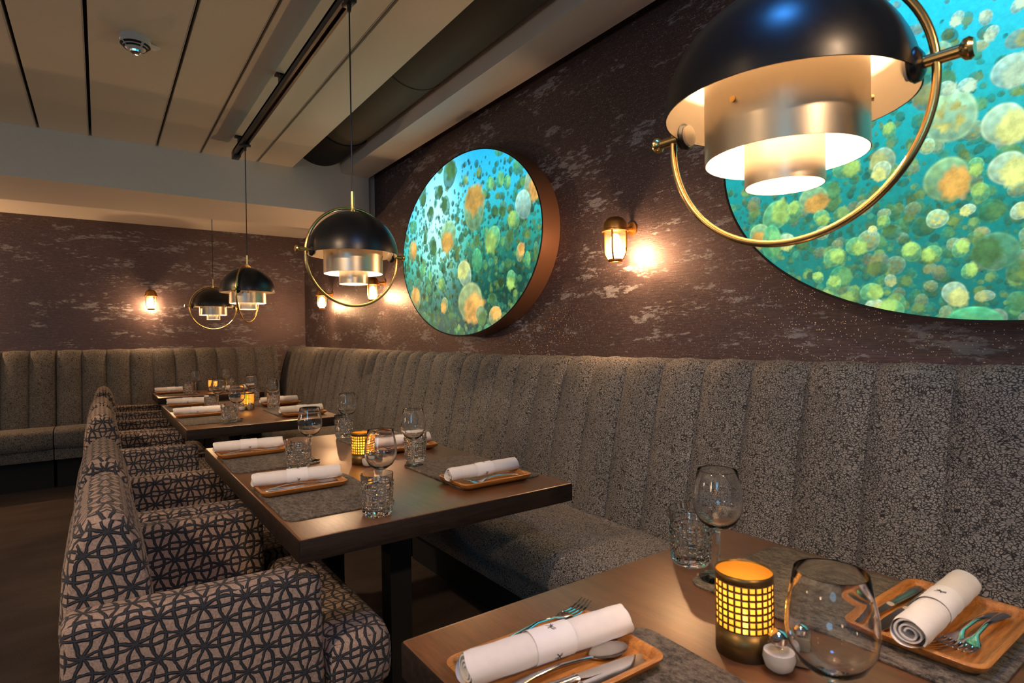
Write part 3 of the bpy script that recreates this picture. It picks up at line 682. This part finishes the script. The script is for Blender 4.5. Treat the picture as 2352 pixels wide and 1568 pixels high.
# ================================================================ CHAIRS
def chair(loc, rz, label):
    """local x forward (to the table), y from -W/2 to W/2"""
    t = thing('armchair', loc, rz, label, 'armchair', 'armchairs in circle-patterned fabric')
    W = .335; F = M['circles']
    prof = [(.085, .40), (.086, .50), (.080, .62), (.066, .73), (.048, .80), (.025, .842), (-.005, .858), (-.038, .846), (-.062, .810), (-.080, .74), (-.088, .62), (-.082, .50), (-.070, .40)]
    pf = []
    for i in range(len(prof) - 1):
        a, b = prof[i], prof[i + 1]; pf += [a, ((a[0] + b[0]) / 2, (a[1] + b[1]) / 2)]
    pf.append(prof[-1])
    loops = []; cx0, cz0 = .01, .60; YB = W - .085
    st = [(-YB, .80), (-YB - .0, .80)]
    ys = []
    for k in range(7): a = PI / 2 * k / 6; ys.append((-YB + .05 - .05 * math.cos(a) * 1.0, 1 - .16 * (1 - math.sin(a))))
    for yy, sc in ys + [(-.12, 1), (0, 1.0), (.12, 1)] + [(-y_, s_) for y_, s_ in reversed(ys)]:
        crown = 1 - .012 * (yy / YB) ** 2
        loops.append([(cx0 + (a - cx0) * sc, yy, .40 + (h - .40) * (1 - (1 - sc) * .35) * crown) for a, h in pf])
    MB().rings(loops).build('backrest', F, t, uv=True, angle=60)
    MB().box(-.078, -W + .004, .20, .02, W - .004, .46, .03, 4).build('back_shell', F, t, uv=True, angle=60)
    for s in (-1, 1):
        y0, y1 = sorted((s * W, s * (W - .088)))
        b = MB().box(-.085, y0, .235, .405, y1, .678, .022, 4)
        # arms are a little higher at the back and lean with it
        b.v = [(x + (.02 * (z - .4) if x < 0 else -.03 * max(0, z - .4)), y, z - (.012 if z > .6 and x > .1 else 0)) for x, y, z in b.v]
        b.build('armrest', F, t, uv=True, angle=60)
    def tee(e):
        a, b, x1, x2, x3 = W - .094, W - .004, .09, .410, .578
        pts = []
        for sy in (1, -1):
            q = [(x1 + e, a - e), (.30, a - e), (x2 + e - .004, a - e), (x2 + e, a - e + .004), (x2 + e, b - e - .02), (x2 + e + .006, b - e - .006), (x2 + e + .02, b - e), (.49, b - e), (x3 - e - .045, b - e), (x3 - e - .018, b - e - .007), (x3 - e - .005, b - e - .024), (x3 - e, b - e - .05), (x3 - e, .1)]
            pts += [(x, y * sy) for x, y in (q if sy == 1 else q[::-1])]
        return pts
    MB().rings([[(p, q, z) for p, q in tee(e)] for e, z in ((.012, .345), (.003, .358), (0, .40), (.002, .45), (.010, .474), (.022, .484), (.04, .488))]).build('seat_cushion', F, t, uv=True, angle=60)
    MB().box(-.06, -W + .01, .265, .55, W - .01, .342, .012, 3).build('seat_rail', F, t, uv=True, angle=60)
    for x in (-.03, .50):
        for y in (-W + .05, W - .05):
            MB().rings([[(x + a * k, y + b * k, z) for a, b in ((-.02, -.02), (.02, -.02), (.02, .02), (-.02, .02))] for k, z in ((.72, 0), (1, .27))]).build('leg', M['chairleg'], t, smooth=False)
    return t
for y, lab in ((1.665, 'nearest armchair, large in the bottom left corner'), (2.372, 'armchair just behind the nearest one, at the second table'),
               (3.70, 'middle armchair of the five, at the near end of the third table'), (4.43, 'fourth armchair from the front, at the far end of the third table'), (5.585, 'farthest armchair, at the small table by the back banquette')):
    place('chair', chair, (0.012 if y < 5 else .03, y, 0), 0, lab)

# ================================================================ TABLEWARE MAKERS
def placemat(loc, rz, label):
    o = MB().rings([[(p, q, z) for p, q in rrect(-.145 + e, -.215 + e, .145 - e, .215 - e, .03, 6)] for e, z in ((.0006, 0), (0, .001), (0, .0034), (.0008, .004))]).build('placemat', M['felt'])
    o.location = loc; o.rotation_euler = (0, 0, rz); return tag(o, label, 'placemat', 'dark grey felt placemats')
def tray(loc, rz, label):
    L = []
    for e, z, rd in ((.014, 0, .014), (.004, .008, .018), (0, .0165, .02), (.002, .018, .02), (.007, .018, .016), (.010, .0155, .013), (.014, .008, .010), (.018, .0065, .008)):
        L.append([(p, q, z) for p, q in rrect(-.1235 + e, -.085 + e, .1235 - e, .085 - e, rd, 5)])
    o = MB().rings(L).build('wooden_tray', M['teak']); o.location = loc; o.rotation_euler = (0, 0, rz)
    return tag(o, label, 'tray', 'teak trays with rolled napkins')
def napkin(loc, rz, label):
    """rolled napkin along local X, origin at its underside centre"""
    t = thing('rolled_napkin', loc, rz, label, 'napkin', 'rolled white napkins')
    rnd = random.Random(3); loops = []; Lh = .124; n = 40
    for i in range(17):
        x = -Lh + 2 * Lh * i / 16; k = 1 - (.05 if i in (0, 16) else 0) + .02 * math.sin(i * 1.7); sag = .05 * math.sin(i * .6)
        loops.append([(x + .004 * math.sin(a * 2) * (i in (0, 16)), .0215 * k * math.cos(a) * (1.06 + sag * .2), .0195 + .0195 * k * math.sin(a)) for a in [2 * PI * q / n for q in range(n)]])
    MB().rings(loops, False, False).build('roll', M['linen'], t)
    for s in (-1, 1):          # spiral folds seen at the ends
        v = []; fs = []; N = 90
        for q in range(N + 1):
            th = q / N * 5.2 * PI; rr = .004 + .0155 * q / N
            sq = .86 + .08 * math.sin(th * .5)
            for (dr, xx) in ((0, -Lh + .0015), (.0024, -Lh + .0015), (.0024, -Lh + .06), (0, -Lh + .06)): v.append((s * xx, (rr + dr) * math.cos(th), .0195 + (rr + dr) * math.sin(th) * sq))
        for q in range(N):
            for e in range(4): fs.append((q * 4 + e, q * 4 + (e + 1) % 4, q * 4 + 4 + (e + 1) % 4, q * 4 + 4 + e))
        MB().add(v, fs).build('spiral_fold', M['linen'], t)
    bl = []
    for x in (-.032, -.032, .028, .028):
        bl.append([(x, .0228 * math.cos(a) * 1.02, .0200 + .0211 * math.sin(a)) for a in [2 * PI * q / n for q in range(n)]])
    bnd = MB().rings([bl[0], bl[2]], False, False).build('paper_band', M['paper'], t)
    # small printed sprig, once on the upper and once on the front side of the band
    for a0 in (PI * .52, PI * .96 + PI * .18, PI * 1.98 - PI * .15):
        m = MB()
        for seg in (((-.004, -.006), (.001, 0), (.0045, .0065)), ((-.0055, .002), (0, .001), (.005, -.002)), ((-.001, .0005), (-.0005, .005), (.002, .0068)), ((.001, -.001), (.004, -.005))):
            for i in range(len(seg) - 1):
                (p, q), (p2, q2) = seg[i], seg[i + 1]; dx, dy = p2 - p, q2 - q; L = math.hypot(dx, dy); nx, ny = -dy / L * .0006, dx / L * .0006
                vs = []
                for (xx, yy) in ((p + nx, q + ny), (p - nx, q - ny), (p2 - nx, q2 - ny), (p2 + nx, q2 + ny)):
                    an = a0 + yy / .023; vs.append((xx, .0233 * math.cos(an) * 1.02, .0200 + .0216 * math.sin(an)))
                m.add(vs, [(0, 1, 2, 3)])
        m.build('printed_sprig', M['ink'], bnd, smooth=False)
    return t
def strip(pts):
    """pts: (x, half width, z, half thickness) -> flattened loft along X"""
    loops = []
    for x, hw, z, ht in pts:
        loops.append([(x, hw * math.cos(a), z + ht * math.sin(a)) for a in [2 * PI * k / 12 for k in range(12)]])
    return MB().rings(loops)
def fork(loc, rz, label):
    t = thing('fork', loc, rz, label, 'fork', 'steel forks on the trays')
    strip([(-.095, .002, .004, .0012), (-.093, .006, .0042, .0016), (-.08, .0078, .005, .0018), (-.05, .0055, .009, .0018), (-.01, .003, .012, .0018), (.025, .0028, .0075, .0018), (.036, .006, .005, .0014), (.044, .0105, .0035, .0012), (.052, .0118, .003, .0011), (.058, .0118, .003, .0010)]).build('handle', M['chrome'], t)
    for k in range(4):
        y = (k - 1.5) * .0066
        MB().tube([(.055, y, .003), (.07, y, .0028), (.085, y * .97, .0055), (.099, y * .94, .012)], [.0021, .0019, .0017, .0008], 6, flat=.6).build('tine', M['chrome'], t)
    return t
def knife(loc, rz, label):
    t = thing('table_knife', loc, rz, label, 'knife', 'steel knives on the trays')
    strip([(-.105, .003, .0045, .002), (-.10, .0075, .0045, .0034), (-.07, .0078, .0045, .0036), (-.02, .0062, .0045, .0034), (-.005, .0055, .0045, .0038), (.0, .0075, .0045, .004)]).build('handle', M['satin'], t)
    p = [(.0, -.005), (.012, -.0085), (.06, -.0100), (.09, -.0088), (.103, -.003), (.104, .003), (.085, .0065), (0, .0055)]
    MB().prism(p, .0038, .0052).build('blade', M['chrome'], t)
    return t
def spoon(loc, rz, label):
    t = thing('spoon', loc, rz, label, 'spoon', 'steel spoons on the trays')
    strip([(-.095, .002, .004, .0012), (-.093, .006, .0042, .0016), (-.08, .0078, .005, .0018), (-.05, .0055, .009, .0018), (-.01, .003, .010, .0018), (.030, .0028, .0065, .0018), (.042, .0032, .005, .0016)]).build('handle', M['chrome'], t)
    L = []
    for k in range(13):
        q = k / 12; x = .040 + .060 * q; hw = .0195 * math.sin(PI * min(1, max(0, (q * .93 + .035)))) ** .6; d = .0055 * math.sin(PI * q) ** .8
        L.append([(x, hw * v, .0065 - d * (1 - v * v)) for v in [-1 + 2 * i / 10 for i in range(11)]] + [(x, hw * v, .0053 - d * (1 - v * v)) for v in [1 - 2 * i / 10 for i in range(11)]])
    MB().rings(L).build('bowl', M['chrome'], t)
    return t
def wine_glass(loc, rz, label):
    o = MB().lathe([(.0005, 0), (.033, 0), (.0335, .0015), (.020, .0045), (.006, .009), (.0035, .016), (.0032, .055), (.0036, .080), (.007, .087), (.018, .0925), (.032, .103), (.041, .120), (.0435, .136), (.0420, .155), (.038, .176), (.0345, .1945),
                    (.0340, .195), (.0334, .1940), (.0368, .176), (.0408, .155), (.0423, .136), (.0398, .120), (.0308, .1045), (.016, .0950), (.0005, .092)], 56)
    o = o.build('wine_glass', M['glass']); o.location = loc; o.rotation_euler = (0, 0, rz)
    return tag(o, label, 'wine glass', 'clear stemmed wine glasses')
def tumbler(loc, rz, label):
    n = 120; rows = []; vs = []; fs = []
    zz = [0, .0015, .004, .006] + [.008 + .078 * k / 38 for k in range(39)] + [.090, .096, .1025, .104]
    for z in zz:
        ring = []
        rb = .0345 + .0065 * (z / .104)
        for i in range(n):
            e = 0
            if .008 <= z <= .086:
                cu = i / n * 15; cz = (z - .008) / .078 * 5.0; iu, iz = int(cu), int(min(cz, 4.999)); fu, fz = cu - iu, cz - iz
                if (iu + iz) % 2: r_ = abs(math.sin(PI * fu * 2)) ** .5 * (1 if .08 < fz < .92 else 0)
                else: r_ = abs(math.sin(PI * fz * 2)) ** .5 * (1 if .08 < fu < .92 else 0)
                e = .0026 * r_
            elif z < .003: e = -.002
            a = 2 * PI * i / n; ring.append(((rb + e) * math.cos(a), (rb + e) * math.sin(a), z))
        rows.append(ring)
    for rr, z in ((.0402, .1045), (.0388, .104), (.0378, .095), (.0355, .05), (.0335, .020), (.030, .014), (.018, .0115)):
        rows.append([(rr * math.cos(2 * PI * i / n), rr * math.sin(2 * PI * i / n), z) for i in range(n)])
    o = MB().rings(rows).build('tumbler', M['glass'], angle=25); o.location = loc; o.rotation_euler = (0, 0, rz)
    return tag(o, label, 'tumbler', 'cut glass tumblers with a basket pattern')
def candle(loc, rz, label):
    t = thing('candle_holder', loc, rz, label, 'candle holder', 'gold candle holders with a grid of holes')
    R = .0385; m = MB(); nu, nz = 26, 7; z0, dz = .038, .0092; n = nu * 2
    def P(a, z, rr=R): return (rr * math.cos(a), rr * math.sin(a), z)
    for (a_, b_) in ((.0, z0), (z0 + nz * dz, .113)):
        vs = [P(2 * PI * i / n, z) for z in (a_, b_) for i in range(n)]
        m.add(vs, [(i, (i + 1) % n, n + (i + 1) % n, n + i) for i in range(n)])
    for i in range(nu):
        for k in range(nz):
            a0, a1 = 2 * PI * i / nu, 2 * PI * (i + 1) / nu; za, zb = z0 + k * dz, z0 + (k + 1) * dz
            g = .15; ba, bb = a0 + (a1 - a0) * g, a1 - (a1 - a0) * g; ya, yb_ = za + dz * g, zb - dz * g
            m.add([P(a0, za), P(a1, za), P(a1, zb), P(a0, zb), P(ba, ya), P(bb, ya), P(bb, yb_), P(ba, yb_)], [(0, 1, 5, 4), (1, 2, 6, 5), (2, 3, 7, 6), (3, 0, 4, 7)])
    sh = m.build('perforated_shell', M['gold'], t, recalc=False, angle=50)
    so = sh.modifiers.new('thickness', 'SOLIDIFY'); so.thickness = .0008; so.offset = -1
    MB().lathe([(R - .0012, .003), (R - .0012, .110)], 48).build('amber_liner', M['amber'], t)
    MB().lathe([(.0005, .0), (R - .001, .0), (R - .001, .003), (.0005, .003)], 48).build('bottom', M['gold'], t)
    MB().lathe([(.0005, .0032), (.019, .0032), (.019, .020), (.0175, .0185), (.0005, .0185)], 28).build('tealight', M['wax'], t)
    MB().lathe([(.0005, .020), (.004, .026), (.0052, .033), (.0035, .045), (.0005, .056)], 14).build('flame', M['flame'], t)
    light('flame_light', 'POINT', (0, 0, .075), .24, (1.0, .62, .26), .008, parent=t)
    return t
def salt(loc, rz, label):
    t = thing('salt_shaker', loc, rz, label, 'salt shaker', 'round glass salt shakers')
    MB().lathe([(.0005, 0), (.010, 0), (.018, .006), (.0215, .018), (.0195, .030), (.013, .038), (.0115, .040), (.0005, .040)], 32).build('glass_ball', M['thin'], t)
    MB().lathe([(.0005, .0012), (.009, .0012), (.0168, .007), (.0203, .018), (.0188, .027), (.0005, .027)], 32).build('salt_filling', M['salt'], t)
    MB().lathe([(.0115, .038), (.0125, .040), (.0125, .048), (.008, .053), (.0005, .0545)], 24).build('lid', M['chrome'], t)
    return t
def pepper(loc, rz, label):
    t = thing('pepper_shaker', loc, rz, label, 'pepper shaker', 'square glass pepper shakers')
    MB().box(-.0155, -.0155, 0, .0155, .0155, .038, .003, 2).build('glass_block', M['thin'], t)
    MB().box(-.0135, -.0135, .002, .0135, .0135, .033, .002, 2).build('pepper_filling', M['pepper'], t)
    MB().lathe([(.0115, .037), (.0125, .039), (.0125, .046), (.008, .051), (.0005, .0525)], 24).build('lid', M['chrome'], t)
    return t

# ================================================================ THE SETTINGS
MT = .0042; TF = .0068
R_ = math.radians
# name phrase, mat (x,y,rz), tray (x,y,rz), wine glass, tumbler, side ('L' chair side / 'R' bench side)
SET = [
 ('bottom centre setting of the nearest table', (.508, .39, -.05), (.480, .582, -.02), (.60, .287), None, 'L'),
 ('right-hand setting of the nearest table', (.988, .44, 0), (1.002, .322, 0), (.897, .625), (.928, .708), 'R'),
 ('front chair-side setting of the second table', (.508, 1.668, 0), (.482, 1.778, .0), (.612, 1.468), (.566, 1.385), 'L'),
 ('rear chair-side setting of the second table', (.508, 2.312, -.03), (.478, 2.445, .0), (.622, 2.145), (.553, 2.052), 'L'),
 ('front bench-side setting of the second table', (1.0, 1.655, 0), (.965, 1.498, 0), (.885, 1.832), (.933, 1.917), 'R'),
 ('rear bench-side setting of the second table', (1.0, 2.335, 0), (.992, 2.15, -.06), (.945, 2.658), (.898, 2.575), 'R'),
 ('front chair-side setting of the third table', (.505, 3.715, 0), (.478, 3.92, 0), (.632, 3.575), (.574, 3.470), 'L'),
 ('rear chair-side setting of the third table', (.508, 4.49, 0), (.503, 4.62, 0), (.648, 4.33), (.590, 4.225), 'L'),
 ('front bench-side setting of the third table', (1.0, 3.785, 0), (.992, 3.56, 0), (.955, 4.13), (.937, 4.045), 'R'),
 ('rear bench-side setting of the third table', (1.0, 4.46, 0), (1.03, 4.25, 0), (.915, 4.61), (.953, 4.72), 'R'),
 ('chair-side setting of the farthest table', (.54, 5.81, 0), (.515, 5.87, 0), (.685, 5.76), (.612, 5.64), 'L'),
 ('bench-side setting of the farthest table', (1.03, 5.76, 0), (1.045, 5.68, 0), (.965, 5.985), (.985, 5.895), 'R'),
]
for n, (ph, mt, ty, wg, tb, side) in enumerate(SET):
    place('mat', placemat, (mt[0], mt[1], ZT + .0002), mt[2], 'dark grey felt placemat, ' + ph)
    def onmat(x, y, rr):
        dx, dy = x - mt[0], y - mt[1]; return abs(dx) < .145 + rr * .6 and abs(dy) < .215 + rr * .6
    zt = ZT + MT + .0002
    place('tray', tray, (ty[0], ty[1], zt), ty[2], 'shallow teak tray, ' + ph)
    zf = zt + TF
    c, s = math.cos(ty[2]), math.sin(ty[2])
    def W(q): return (ty[0] + q[0] * c - q[1] * s, ty[1] + q[0] * s + q[1] * c)
    def put(key, maker, x, y, z, a, text): place(key, maker, (*W((x, y)), z), R_(a) + ty[2], text + ', ' + ph)
    zr = zt + .0185
    if side == 'L':
        put('knife', knife, .0, -.043, zf, -7, 'steel knife beside the napkin')
        put('knife', knife, -.006, -.060, zf, -3, 'steel knife at the near rim of the tray')
        put('fork', fork, .030, .068, zr - .001, 8, 'steel fork leaning on the rim behind the napkin')
        put('spoon', spoon, .004, -.018, zf, -4, 'steel spoon half under the napkin')
        put('napkin', napkin, -.004, .006, zr - .003, -5 - (n % 3), 'rolled white napkin with a printed band')
    else:
        put('knife', knife, .0, .044, zf, 181, 'steel knife just behind the napkin')
        put('knife', knife, -.002, .066, zf, 178, 'steel knife at the far rim of the tray')
        put('fork', fork, .010, -.034, zf, 173, 'steel fork in front of the napkin')
        if n < 6: put('fork', fork, .002, -.050, zf + .003, 178, 'steel fork nearest the front rim of the tray')
        put('napkin', napkin, -.008, .0, zr - .003, 1.5 + n % 2, 'rolled white napkin with a printed band')
    place('wine', wine_glass, (wg[0], wg[1], ZT + (MT if onmat(*wg, .033) else 0) + .0003), n, 'clear wine glass, ' + ph)
    if tb: place('tumbler', tumbler, (tb[0], tb[1], ZT + (MT if onmat(*tb, .034) else 0) + .0003), n * .3, 'cut glass tumbler, ' + ph)
for i, (c_, s_, p_, nm) in enumerate((((.727, .466), (.715, .409), (.752, .404), 'nearest table'), ((.763, 1.995), (.757, 1.932), (.802, 1.952), 'second table'),
                                      ((.790, 4.10), (.742, 4.035), (.790, 4.035), 'third table'), ((.845, 5.93), (.822, 5.862), (.868, 5.865), 'farthest table'))):
    place('candle', candle, (*c_, ZT + .0003), 0, 'gold perforated candle holder glowing on the ' + nm)
    place('salt', salt, (*s_, ZT + .0003), 0, 'round glass salt shaker beside the candle holder on the ' + nm)
    place('pepper', pepper, (*p_, ZT + .0003), .5, 'square glass pepper shaker beside the candle holder on the ' + nm)
